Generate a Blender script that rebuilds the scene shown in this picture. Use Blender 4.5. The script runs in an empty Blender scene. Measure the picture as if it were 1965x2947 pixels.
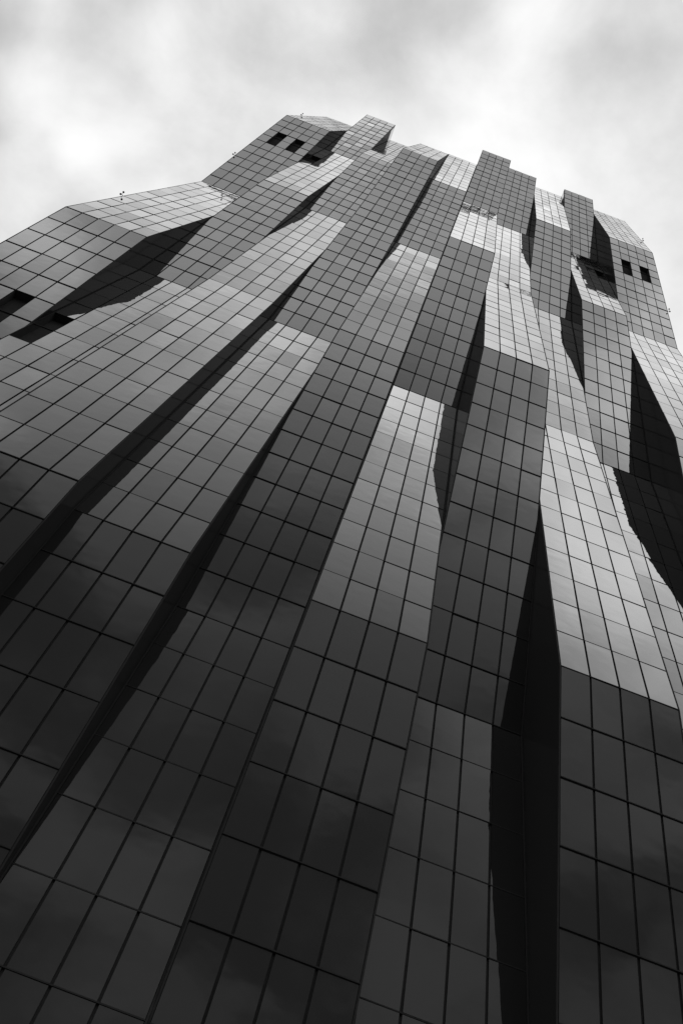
import bpy, math, random
from mathutils import Matrix, Vector

random.seed(7)
W = 1.35                      # width of one glass module in metres
H = 2.554 * W                 # storey height
EYE = 1.90                    # camera height above the plaza
ZTOP = 151.84 * W + EYE       # parapet level (storey line 0)

scene = bpy.context.scene
col = scene.collection

# ------------------------------------------------------------------ camera
roll, yaw, pitch = 0.3702, -0.0107, math.radians(63.536)
right = Vector((math.cos(yaw), -math.sin(yaw), 0))
fwdh = Vector((math.sin(yaw), math.cos(yaw), 0))
fwd = fwdh * math.cos(pitch) + Vector((0, 0, math.sin(pitch)))
up = -fwdh * math.sin(pitch) + Vector((0, 0, math.cos(pitch)))
rc = right * math.cos(roll) + up * math.sin(roll)
uc = -right * math.sin(roll) + up * math.cos(roll)
cam_data = bpy.data.cameras.new('camera')
cam = bpy.data.objects.new('camera', cam_data)
col.objects.link(cam)
cam.matrix_world = Matrix((
    (rc.x, uc.x, -fwd.x, 0.125 * W),
    (rc.y, uc.y, -fwd.y, 0.0),
    (rc.z, uc.z, -fwd.z, EYE),
    (0, 0, 0, 1)))
cam_data.sensor_fit = 'VERTICAL'
cam_data.sensor_height = 36.0
cam_data.sensor_width = 24.0
cam_data.lens = 36.0 * 3034.1 / 2947.0
cam_data.clip_start = 0.1
cam_data.clip_end = 9000
scene.camera = cam

# ------------------------------------------------------------------ sky
SUN_EL, SUN_AZ = math.radians(52), math.radians(-38)     # azimuth from +Y towards +X
world = bpy.data.worlds.new('World')
scene.world = world
world.use_nodes = True
wn, wl = world.node_tree.nodes, world.node_tree.links
wn.clear()
w_out = wn.new('ShaderNodeOutputWorld')
w_bg = wn.new('ShaderNodeBackground')
w_bg.inputs['Strength'].default_value = 0.1
wl.new(w_bg.outputs[0], w_out.inputs['Surface'])
sky = wn.new('ShaderNodeTexSky')
sky.sky_type = 'NISHITA'
sky.sun_disc = False
sky.sun_elevation = SUN_EL
sky.sun_rotation = SUN_AZ
sky_bw = wn.new('ShaderNodeRGBToBW')
wl.new(sky.outputs[0], sky_bw.inputs[0])
# a flat cloud deck: the view direction cut with a plane overhead
geo = wn.new('ShaderNodeTexCoord')
sep = wn.new('ShaderNodeSeparateXYZ')
wl.new(geo.outputs['Generated'], sep.inputs[0])
zmax = wn.new('ShaderNodeMath'); zmax.operation = 'MAXIMUM'; zmax.inputs[1].default_value = 0.06
wl.new(sep.outputs['Z'], zmax.inputs[0])
dx = wn.new('ShaderNodeMath'); dx.operation = 'DIVIDE'
dy = wn.new('ShaderNodeMath'); dy.operation = 'DIVIDE'
wl.new(sep.outputs['X'], dx.inputs[0]); wl.new(zmax.outputs[0], dx.inputs[1])
wl.new(sep.outputs['Y'], dy.inputs[0]); wl.new(zmax.outputs[0], dy.inputs[1])
comb = wn.new('ShaderNodeCombineXYZ')
wl.new(dx.outputs[0], comb.inputs['X']); wl.new(dy.outputs[0], comb.inputs['Y'])
def wnoise(scale, detail, rough, offset, distort=0.0):
    m = wn.new('ShaderNodeMapping'); m.inputs['Location'].default_value = offset
    wl.new(comb.outputs[0], m.inputs['Vector'])
    n = wn.new('ShaderNodeTexNoise'); n.noise_dimensions = '3D'
    n.inputs['Scale'].default_value = scale
    n.inputs['Detail'].default_value = detail
    n.inputs['Roughness'].default_value = rough
    n.inputs['Distortion'].default_value = distort
    wl.new(m.outputs[0], n.inputs['Vector'])
    return n
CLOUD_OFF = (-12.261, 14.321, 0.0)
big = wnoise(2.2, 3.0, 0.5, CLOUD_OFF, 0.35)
fine = wnoise(5.5, 9.0, 0.58, (7.3, 2.2, 4.0), 0.15)
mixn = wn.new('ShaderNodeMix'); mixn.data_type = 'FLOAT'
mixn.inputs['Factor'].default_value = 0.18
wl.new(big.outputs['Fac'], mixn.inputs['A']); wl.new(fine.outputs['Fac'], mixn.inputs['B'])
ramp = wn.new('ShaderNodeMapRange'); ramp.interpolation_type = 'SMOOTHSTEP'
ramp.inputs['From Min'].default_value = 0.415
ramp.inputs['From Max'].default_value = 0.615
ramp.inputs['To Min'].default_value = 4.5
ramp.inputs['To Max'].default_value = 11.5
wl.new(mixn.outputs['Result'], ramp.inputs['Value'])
# a little clear sky glimmering through the deck
wmix = wn.new('ShaderNodeMix'); wmix.data_type = 'FLOAT'
wmix.inputs['Factor'].default_value = 0.93
# overcast deck: one third as bright at the horizon as overhead
cie = wn.new('ShaderNodeMath'); cie.operation = 'MULTIPLY_ADD'
cie.inputs[1].default_value = 2 / 3; cie.inputs[2].default_value = 1 / 3
wl.new(zmax.outputs[0], cie.inputs[0])
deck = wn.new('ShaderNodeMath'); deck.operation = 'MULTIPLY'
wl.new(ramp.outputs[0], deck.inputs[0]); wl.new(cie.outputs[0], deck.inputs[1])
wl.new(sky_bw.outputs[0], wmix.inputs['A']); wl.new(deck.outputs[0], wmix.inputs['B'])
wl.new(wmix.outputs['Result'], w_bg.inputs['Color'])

sun_d = bpy.data.lights.new('sun', 'SUN')
sun_d.energy = 0.8
sun_d.angle = math.radians(15)
sun_d.color = (1.0, 0.99, 0.98)
sun = bpy.data.objects.new('sun', sun_d)
col.objects.link(sun)
sdir = Vector((math.sin(SUN_AZ) * math.cos(SUN_EL), math.cos(SUN_AZ) * math.cos(SUN_EL), math.sin(SUN_EL)))
sun.rotation_euler = sdir.to_track_quat('Z', 'Y').to_euler()
sun.location = (-60, 60, 300)

scene.view_settings.view_transform = 'Standard'
scene.view_settings.look = 'None'
scene.view_settings.exposure = 0.0
scene.view_settings.gamma = 1.0
scene.render.resolution_x, scene.render.resolution_y = 682, 1024

# ------------------------------------------------------------------ materials
def new_mat(name):
    m = bpy.data.materials.new(name); m.use_nodes = True
    m.node_tree.nodes.clear()
    return m, m.node_tree.nodes, m.node_tree.links

def glass_material(name):
    """dark solar-control glass: hardly reflects head-on, mirrors the sky at grazing angles"""
    m, n, l = new_mat(name)
    out = n.new('ShaderNodeOutputMaterial')
    lw = n.new('ShaderNodeLayerWeight'); lw.inputs['Blend'].default_value = 0.5
    mn = n.new('ShaderNodeFloatCurve')
    cv = mn.mapping.curves[0]
    REFL = [(0, .021), (.134, .024), (.293, .030), (.384, .037), (.47, .068), (.546, .18), (.609, .33), (.658, .50),
            (.708, .61), (.75, .63), (.792, .64), (.835, .82), (.878, .95), (.948, .97), (1, .97)]
    cv.points[0].location = REFL[0]; cv.points[1].location = REFL[-1]
    for q in REFL[1:-1]: cv.points.new(*q)
    mn.mapping.update()
    l.new(lw.outputs['Facing'], mn.inputs['Value'])
    df = n.new('ShaderNodeBsdfDiffuse'); df.inputs['Color'].default_value = (0.024, 0.024, 0.024, 1)
    gl = n.new('ShaderNodeBsdfGlossy'); gl.inputs['Color'].default_value = (0.96, 0.96, 0.96, 1)
    gl.inputs['Roughness'].default_value = 0.015
    tc = n.new('ShaderNodeNewGeometry')
    nz = n.new('ShaderNodeTexNoise'); nz.inputs['Scale'].default_value = 0.9; nz.inputs['Detail'].default_value = 1.5
    l.new(tc.outputs['Position'], nz.inputs['Vector'])
    bp = n.new('ShaderNodeBump'); bp.inputs['Strength'].default_value = 1.0; bp.inputs['Distance'].default_value = 0.005
    l.new(nz.outputs['Fac'], bp.inputs['Height'])
    l.new(bp.outputs[0], gl.inputs['Normal']); l.new(bp.outputs[0], lw.inputs['Normal'])
    isl = n.new('ShaderNodeMath'); isl.operation = 'ADD'
    oi = n.new('ShaderNodeObjectInfo')
    l.new(tc.outputs['Random Per Island'], isl.inputs[0]); l.new(oi.outputs['Random'], isl.inputs[1])
    frc = n.new('ShaderNodeMath'); frc.operation = 'FRACT'; l.new(isl.outputs[0], frc.inputs[0])
    vr = n.new('ShaderNodeMapRange'); vr.inputs['To Min'].default_value = 0.85; vr.inputs['To Max'].default_value = 1.0
    l.new(frc.outputs[0], vr.inputs['Value']); l.new(vr.outputs[0], gl.inputs['Color'])
    mx = n.new('ShaderNodeMixShader')
    l.new(mn.outputs[0], mx.inputs['Fac']); l.new(df.outputs[0], mx.inputs[1]); l.new(gl.outputs[0], mx.inputs[2])
    l.new(mx.outputs[0], out.inputs['Surface'])
    return m

def plain_material(name, v, rough=0.6, spec=0.15, noise=0.25, scale=6.0):
    m, n, l = new_mat(name)
    out = n.new('ShaderNodeOutputMaterial')
    b = n.new('ShaderNodeBsdfPrincipled')
    b.inputs['Roughness'].default_value = rough
    b.inputs['Specular IOR Level'].default_value = spec
    tx = n.new('ShaderNodeTexNoise'); tx.inputs['Scale'].default_value = scale; tx.inputs['Detail'].default_value = 4
    tc = n.new('ShaderNodeTexCoord'); l.new(tc.outputs['Object'], tx.inputs['Vector'])
    mr = n.new('ShaderNodeMapRange')
    mr.inputs['To Min'].default_value = v * (1 - noise); mr.inputs['To Max'].default_value = v * (1 + noise)
    l.new(tx.outputs['Fac'], mr.inputs['Value']); l.new(mr.outputs[0], b.inputs['Base Color'])
    l.new(b.outputs[0], out.inputs['Surface'])
    return m

def screen_material(name):
    """pale see-through glass of the parapet ends"""
    m, n, l = new_mat(name)
    out = n.new('ShaderNodeOutputMaterial')
    tr = n.new('ShaderNodeBsdfTransparent'); tr.inputs['Color'].default_value = (0.80, 0.80, 0.80, 1)
    gl = n.new('ShaderNodeBsdfGlossy'); gl.inputs['Color'].default_value = (0.9, 0.9, 0.9, 1); gl.inputs['Roughness'].default_value = 0.02
    mx = n.new('ShaderNodeMixShader'); mx.inputs['Fac'].default_value = 0.15
    l.new(tr.outputs[0], mx.inputs[1]); l.new(gl.outputs[0], mx.inputs[2]); l.new(mx.outputs[0], out.inputs['Surface'])
    return m

M_GLASS = glass_material('dark_solar_glass')
M_FRAME = plain_material('black_frame_metal', 0.040, 0.7, 0.05)
def cladding_material(name):
    """black coated sheet: matt, with a faint sheen at grazing angles"""
    m, n, l = new_mat(name)
    out = n.new('ShaderNodeOutputMaterial')
    df = n.new('ShaderNodeBsdfDiffuse'); df.inputs['Color'].default_value = (0.033, 0.033, 0.033, 1)
    gl = n.new('ShaderNodeBsdfGlossy'); gl.inputs['Roughness'].default_value = 0.12
    fr = n.new('ShaderNodeFresnel'); fr.inputs['IOR'].default_value = 1.4
    ml = n.new('ShaderNodeMath'); ml.operation = 'MULTIPLY'; ml.inputs[1].default_value = 0.13
    l.new(fr.outputs[0], ml.inputs[0])
    mx = n.new('ShaderNodeMixShader')
    l.new(ml.outputs[0], mx.inputs['Fac']); l.new(df.outputs[0], mx.inputs[1]); l.new(gl.outputs[0], mx.inputs[2])
    l.new(mx.outputs[0], out.inputs['Surface'])
    return m
M_SIDE = cladding_material('black_cladding')
M_VOID = plain_material('opening_black', 0.06, 0.9, 0.0)
M_SCREEN = screen_material('parapet_screen_glass')
M_ROOF = plain_material('roof_gravel', 0.16, 0.9, 0.1)
M_PAVE = plain_material('plaza_paving', 0.09, 0.85, 0.1, 0.35, 0.4)
M_SENSOR = plain_material('sensor_black', 0.012, 0.5, 0.2)

def mesh_obj(name, verts, faces, mats, parent=None, mat_idx=None):
    me = bpy.data.meshes.new(name)
    me.from_pydata([tuple(v) for v in verts], [], faces)
    for m in mats: me.materials.append(m)
    if mat_idx: me.polygons.foreach_set('material_index', mat_idx)
    me.update()
    o = bpy.data.objects.new(name, me)
    col.objects.link(o)
    if parent: o.parent = parent
    return o

# ------------------------------------------------------------------ setting
g = 3000
ground = mesh_obj('ground', [(-g, -g, 0), (g, -g, 0), (g, g, 0), (-g, g, 0)], [(0, 1, 2, 3)], [M_PAVE])
ground['kind'] = 'structure'

# ------------------------------------------------------------------ tower
# depth of every strip (in modules from the camera) at storey lines 0,12,24,36,48,60 below the parapet
PROFILE = [
 [19.63, 16.98, 20.23, 17.51, 19.84, 18.65],
 [17.51, 18.94, 18.23, 19.53, 17.87, 19.10],
 [19.57, 17.93, 19.23, 18.53, 16.83, 19.09],
 [18.61, 15.94, 18.24, 19.57, 17.88, 20.11],
 [18.60, 17.93, 19.26, 18.60, 19.98, 18.07],
 [16.56, 18.98, 17.24, 20.67, 17.91, 20.23],
 [17.54, 20.01, 19.27, 16.55, 19.98, 18.25],
 [18.64, 17.98, 20.31, 19.64, 16.93, 19.18],
 [17.61, 20.02, 18.29, 20.67, 18.93, 19.10],
 [18.74, 17.07, 19.36, 17.59, 20.18, 18.65]]
PITCH = 4.1009
GAP = PITCH - 4.0
def strip_range(s):                       # s = 0..9
    c = (s - 4.5) * PITCH
    a, b = c - 2, c + 2
    if s == 0: a -= 1
    if s == 9: b += 1
    return a, b
def depth(s, n):
    k = min(4, int(n // 12)); f = n / 12 - k
    return PROFILE[s][k] * (1 - f) + PROFILE[s][k + 1] * f
def pt(s, x, n, off=0.0):                 # world point on the strip's glass plane, off metres behind it
    k = min(4, int(n // 12 - 1e-9) if n > 0 else 0)
    return Vector((x * W, depth(s, n) * W + off, ZTOP - n * H))

OPEN = {(0, 1, 15), (0, 1, 16), (0, 3, 15), (0, 3, 16), (1, 0, 15), (1, 0, 16),
        (8, 3, 15), (8, 3, 16), (9, 1, 15), (9, 1, 16), (9, 3, 15), (9, 3, 16),
        (0, 3, 41), (0, 3, 42), (1, 0, 41), (1, 0, 42)}
BACK = 21.4                               # line where strips meet the core
ROOF_N = 1.4
MARG = GAP / 2 - 0.002                    # edge trim beside the outer panes, in modules
NB = 60

tower = bpy.data.objects.new('skyscraper', None)
tower.location = (0, BACK * W, 0)
col.objects.link(tower)
tower['label'] = 'tall dark glass skyscraper with a wavy facade of folded vertical strips'
tower['category'] = 'skyscraper'
T_INV = Vector((0, BACK * W, 0))

def child_mesh(name, verts, faces, mats, mat_idx=None, parent=None):
    o = mesh_obj(name, [Vector(v) - T_INV for v in verts], faces, mats, None, mat_idx)
    o.parent = parent or tower
    return o

# core behind the strips
xl, xr = strip_range(0)[0] * W, strip_range(9)[1] * W
yb, ye = BACK * W + 0.02, BACK * W + 28
zr = ZTOP - ROOF_N * H
V = [(xl, yb, 0), (xr, yb, 0), (xr, ye, 0), (xl, ye, 0), (xl, yb, zr), (xr, yb, zr), (xr, ye, zr), (xl, ye, zr)]
child_mesh('core_wall', V, [(0, 1, 5, 4), (1, 2, 6, 5), (2, 3, 7, 6), (3, 0, 4, 7)], [M_SIDE])
child_mesh('roof', [(xl, yb, zr + .01), (xr, yb, zr + .01), (xr, ye, zr + .01), (xl, ye, zr + .01)], [(0, 1, 2, 3)], [M_ROOF])

# one glass pane, one module wide and high, 40 mm deep; shared by all single panes
pv = [(-.5, 0, -.5), (.5, 0, -.5), (.5, 0, .5), (-.5, 0, .5), (-.5, .04, -.5), (.5, .04, -.5), (.5, .04, .5), (-.5, .04, .5)]
pf = [(0, 1, 2, 3), (0, 4, 5, 1), (1, 5, 6, 2), (2, 6, 7, 3), (3, 7, 4, 0)]
pane_mesh = bpy.data.meshes.new('glass_panel')
pane_mesh.from_pydata(pv, [], pf)
pane_mesh.materials.append(M_GLASS); pane_mesh.materials.append(M_FRAME)
pane_mesh.polygons.foreach_set('material_index', [0, 1, 1, 1, 1])
pane_mesh.update()

JX, JZ = 0.10, 0.075                     # joint widths
DEEP = 0.075                              # joint depth
cmi = cam.matrix_world.inverted()
FPX = 3034.1 * 1024 / 2947
def project(p):
    q = cmi @ p
    return Vector((q.x / -q.z * FPX, q.y / -q.z * FPX))
def visible_area(pts):
    q = [project(p) for p in pts]
    if any(abs(a.x) > 372 or abs(a.y) > 545 for a in q):      # partly cut off: shrink
        c = sum(q, Vector((0, 0))) / 4
        if abs(c.x) > 341 or abs(c.y) > 512: return 0
    A = 0
    for i in range(4):
        a, b = q[i], q[(i + 1) % 4]
        A += a.x * b.y - a.y * b.x
    return abs(A) / 2

panels = []                               # (area, strip, matrix)
strip_objs = []
for s in range(10):
    a, b = strip_range(s)
    ncol = round(b - a)
    sv, sf, si = [], [], []
    def quad(p0, p1, p2, p3, mi):
        i = len(sv); sv.extend([p0, p1, p2, p3]); sf.append((i, i + 1, i + 2, i + 3)); si.append(mi)
    for r in range(NB):
        for c in range(ncol):
            x0, x1 = a + c, a + c + 1
            P = [pt(s, x0, r + 1), pt(s, x1, r + 1), pt(s, x1, r), pt(s, x0, r)]
            if (s, c, r) in OPEN:
                continue
            Q = [p + Vector((0, DEEP, 0)) for p in P]
            quad(*Q, 0)
            # pane matrix
            cen = (P[0] + P[1] + P[2] + P[3]) / 4
            ez = (P[3] - P[0]); L = ez.length; ez.normalize()
            ex = Vector((1, 0, 0)); ey = ez.cross(ex)          # points behind the glass (+y)
            rx, rz = random.gauss(0, 0.0042), random.gauss(0, 0.003)
            ez2 = (ez + ey * rx).normalized(); ex2 = (ex + ey * rz).normalized(); ey2 = ez2.cross(ex2)
            if ey2.y < 0: ey2 = -ey2
            jl = 0.02 if c == 0 else JX / 2
            jr = 0.02 if c == ncol - 1 else JX / 2
            cen = cen + ex * (jl - jr) / 2
            sw, sh = W - jl - jr, L - JZ
            m = Matrix(((ex2.x * sw, ey2.x, ez2.x * sh, cen.x), (ex2.y * sw, ey2.y, ez2.y * sh, cen.y),
                        (ex2.z * sw, ey2.z, ez2.z * sh, cen.z), (0, 0, 0, 1)))
            panels.append([visible_area(P), s, c, r, m])
        # slim edge trims, flush with the glass
        for x, sg in ((a, -1), (b, 1)):
            xo = x + sg * MARG
            lo, hi = (xo, x) if sg < 0 else (x, xo)
            q0, q1, q2, q3 = pt(s, lo, r + 1), pt(s, hi, r + 1), pt(s, hi, r), pt(s, lo, r)
            quad(q0, q1, q2, q3, 0)
            i0, i1 = pt(s, x, r + 1), pt(s, x, r)
            bk_ = Vector((0, DEEP, 0))
            quad(i0, i0 + bk_, i1 + bk_, i1, 0)
        # the two flanks of the strip
        for x in (a - MARG, b + MARG):
            n0, n1 = r, r + 1
            if n1 <= ROOF_N: continue
            if n0 < ROOF_N: n0 = ROOF_N
            f0, f1 = pt(s, x, n1), pt(s, x, n0)
            g0, g1 = Vector((f0.x, BACK * W, f0.z)), Vector((f1.x, BACK * W, f1.z))
            quad(f0, g0, g1, f1, 1) if x > b else quad(g0, f0, f1, g1, 1)
    # transom under every pane, proud of the glass, deeper where the strip overhangs
    for r in range(1, NB):
        k0, k1 = (r - 1) // 12, min(4, r // 12)
        over = sum(PROFILE[s][k + 1] - PROFILE[s][k] for k in (k0, k1)) / 2
        d = 0.014 + 0.026 * max(0.0, min(1.0, 0.5 + over / 1.6))
        f0, f1 = pt(s, a, r), pt(s, b, r)
        hz, e = Vector((0, 0, 0.024)), Vector((0.006, 0, 0))
        fo, fb = Vector((0, -d, 0)), Vector((0, DEEP - .002, 0))
        A0, A1, B0, B1 = f0 + e + fo, f1 - e + fo, f0 + e + fb, f1 - e + fb
        quad(A0 - hz, A1 - hz, A1 + hz, A0 + hz, 0)          # nose
        quad(B0 - hz, B1 - hz, A1 - hz, A0 - hz, 0)          # underside
        quad(A0 + hz, A1 + hz, B1 + hz, B0 + hz, 0)          # top
        quad(B0 - hz, A0 - hz, A0 + hz, B0 + hz, 0)
        quad(A1 - hz, B1 - hz, B1 + hz, A1 + hz, 0)
    # top of the parapet
    e = 0.12
    p0, p1 = pt(s, a - MARG, 0), pt(s, b + MARG, 0)
    quad(p0 + Vector((0, DEEP, 0)), p1 + Vector((0, DEEP, 0)), p1 + Vector((0, .4, 0)), p0 + Vector((0, .4, 0)), 0)
    # back of the parapet
    q0, q1 = pt(s, a - MARG, ROOF_N), pt(s, b + MARG, ROOF_N)
    quad(p1 + Vector((0, .4, 0)), p0 + Vector((0, .4, 0)), q0 + Vector((0, .4, 0)), q1 + Vector((0, .4, 0)), 0)
    # roof of the strip
    quad(q0, q1, Vector((q1.x, BACK * W, q1.z)), Vector((q0.x, BACK * W, q0.z)), 1)
    so = child_mesh('facade_strip', sv, sf, [M_FRAME, M_SIDE], si)
    strip_objs.append(so)
    # recessed openings where panes are left out, two storeys high
    for (s2, c, r) in sorted(OPEN):
        if s2 != s or (s, c, r - 1) in OPEN: continue
        x0, x1 = a + c, a + c + 1
        F = [pt(s, x0, r + 2, DEEP), pt(s, x1, r + 2, DEEP), pt(s, x1, r, DEEP), pt(s, x0, r, DEEP)]
        B = [f + Vector((0, 0.5, 0)) for f in F]
        child_mesh('ventilation_opening', F + B, [(4, 5, 6, 7), (0, 4, 7, 3), (1, 2, 6, 5), (3, 7, 6, 2), (0, 1, 5, 4)], [M_VOID], None, so)
    # see-through ends of the parapet above the roof
    for x in (a - MARG, b + MARG):
        t0, b0 = pt(s, x, 0, .05), pt(s, x, ROOF_N, .05)
        bk = (BACK - 0.3) * W
        tb = Vector((x * W, min(bk, t0.y + 2.6), t0.z)); bb = Vector((x * W, min(bk, t0.y + 2.6), b0.z))
        th = Vector((0.015 if x < a else -0.015, 0, 0))
        child_mesh('parapet_screen', [b0, bb, tb, t0, b0 + th, bb + th, tb + th, t0 + th],
                   [(0, 1, 2, 3), (7, 6, 5, 4), (0, 4, 5, 1), (1, 5, 6, 2), (2, 6, 7, 3), (3, 7, 4, 0)], [M_SCREEN], None, so)

# the 300 panes that show largest stand alone, the rest are joined
panels.sort(key=lambda q: -q[0])
for area, s, c, r, m in panels[:300]:
    o = bpy.data.objects.new('glass_panel', pane_mesh)
    col.objects.link(o)
    o.parent = strip_objs[s]
    o.matrix_parent_inverse = Matrix.Identity(4)
    o.matrix_basis = Matrix.Translation(-T_INV) @ m
rv, rf, ri = [], [], []
for area, s, c, r, m in panels[300:]:
    i = len(rv)
    rv.extend([m @ Vector(v) for v in pv])
    rf.extend([tuple(i + k for k in f) for f in pf])
    ri.extend([0, 1, 1, 1, 1])
rest = child_mesh('glass_panels', rv, rf, [M_GLASS, M_FRAME], ri)
rest['kind'] = 'stuff'

# ------------------------------------------------------------------ twin-ball sensors on the tower's outer edges
def tube_mesh(name, pts, rad, seg=8):
    vs, fs = [], []
    for i, p in enumerate(pts):
        d = (pts[min(i + 1, len(pts) - 1)] - pts[max(i - 1, 0)]).normalized()
        u = d.orthogonal().normalized(); v = d.cross(u)
        for k in range(seg):
            t = 2 * math.pi * k / seg
            vs.append(p + (u * math.cos(t) + v * math.sin(t)) * rad)
    for i in range(len(pts) - 1):
        for k in range(seg):
            k2 = (k + 1) % seg
            fs.append((i * seg + k, i * seg + k2, (i + 1) * seg + k2, (i + 1) * seg + k))
    fs.append(tuple(range(seg - 1, -1, -1))); fs.append(tuple(range((len(pts) - 1) * seg, len(pts) * seg)))
    return vs, fs
def ball_mesh(cx, rad, seg=12, ring=8):
    vs, fs = [cx + Vector((0, 0, rad))], []
    for i in range(1, ring):
        t = math.pi * i / ring
        for k in range(seg):
            f = 2 * math.pi * k / seg
            vs.append(cx + Vector((math.sin(t) * math.cos(f), math.sin(t) * math.sin(f), math.cos(t))) * rad)
    vs.append(cx - Vector((0, 0, rad)))
    for k in range(seg):
        fs.append((0, 1 + k, 1 + (k + 1) % seg)); e = len(vs) - 1; bb = 1 + (ring - 2) * seg
        fs.append((e, bb + (k + 1) % seg, bb + k))
    for i in range(ring - 2):
        for k in range(seg):
            p, q = 1 + i * seg, 1 + (i + 1) * seg
            fs.append((p + k, q + k, q + (k + 1) % seg, p + (k + 1) % seg))
    return vs, fs
SENSORS = [
 (0, 8, 'small black twin-ball sensor on the top left ridge, highest on the left edge'),
 (0, 20, 'small black twin-ball sensor on the left edge of the block with two black openings'),
 (0, 32, 'small black twin-ball sensor above the long pale slope at far left'),
 (9, 8, 'small black twin-ball sensor on the pale sloping top right shoulder'),
 (9, 20, 'small black twin-ball sensor on the right edge below the two black openings')]
for s, n, lab in SENSORS:
    a, b = strip_range(s)
    sx = -1 if s == 0 else 1
    base = pt(s, a - MARG if s == 0 else b + MARG, n + 0.02)
    root = bpy.data.objects.new('edge_sensor', None)
    col.objects.link(root)
    root.location = base
    root['label'] = lab; root['category'] = 'sensor'; root['group'] = 'twin-ball sensors on the tower edges'
    j = Vector((sx * .11, -.13, .03))
    k0 = Vector((-sx * .02, .02, 0))
    b1 = j + Vector((-sx * .085, -.19, .05)); b2 = j + Vector((sx * .12, .05, .0))
    vs, fs = tube_mesh('stalk', [k0, k0 + Vector((sx * .06, -.06, 0)), j], 0.026)
    mesh_obj('stalk', vs, fs, [M_SENSOR], root)
    for bp in (b1, b2):
        vs, fs = tube_mesh('arm', [j, bp], 0.013, 6)
        arm = mesh_obj('arm', vs, fs, [M_SENSOR], root)
        vs, fs = ball_mesh(bp, 0.1)
        bo = mesh_obj('ball', vs, fs, [M_SENSOR], root)
        for p in bo.data.polygons: p.use_smooth = True
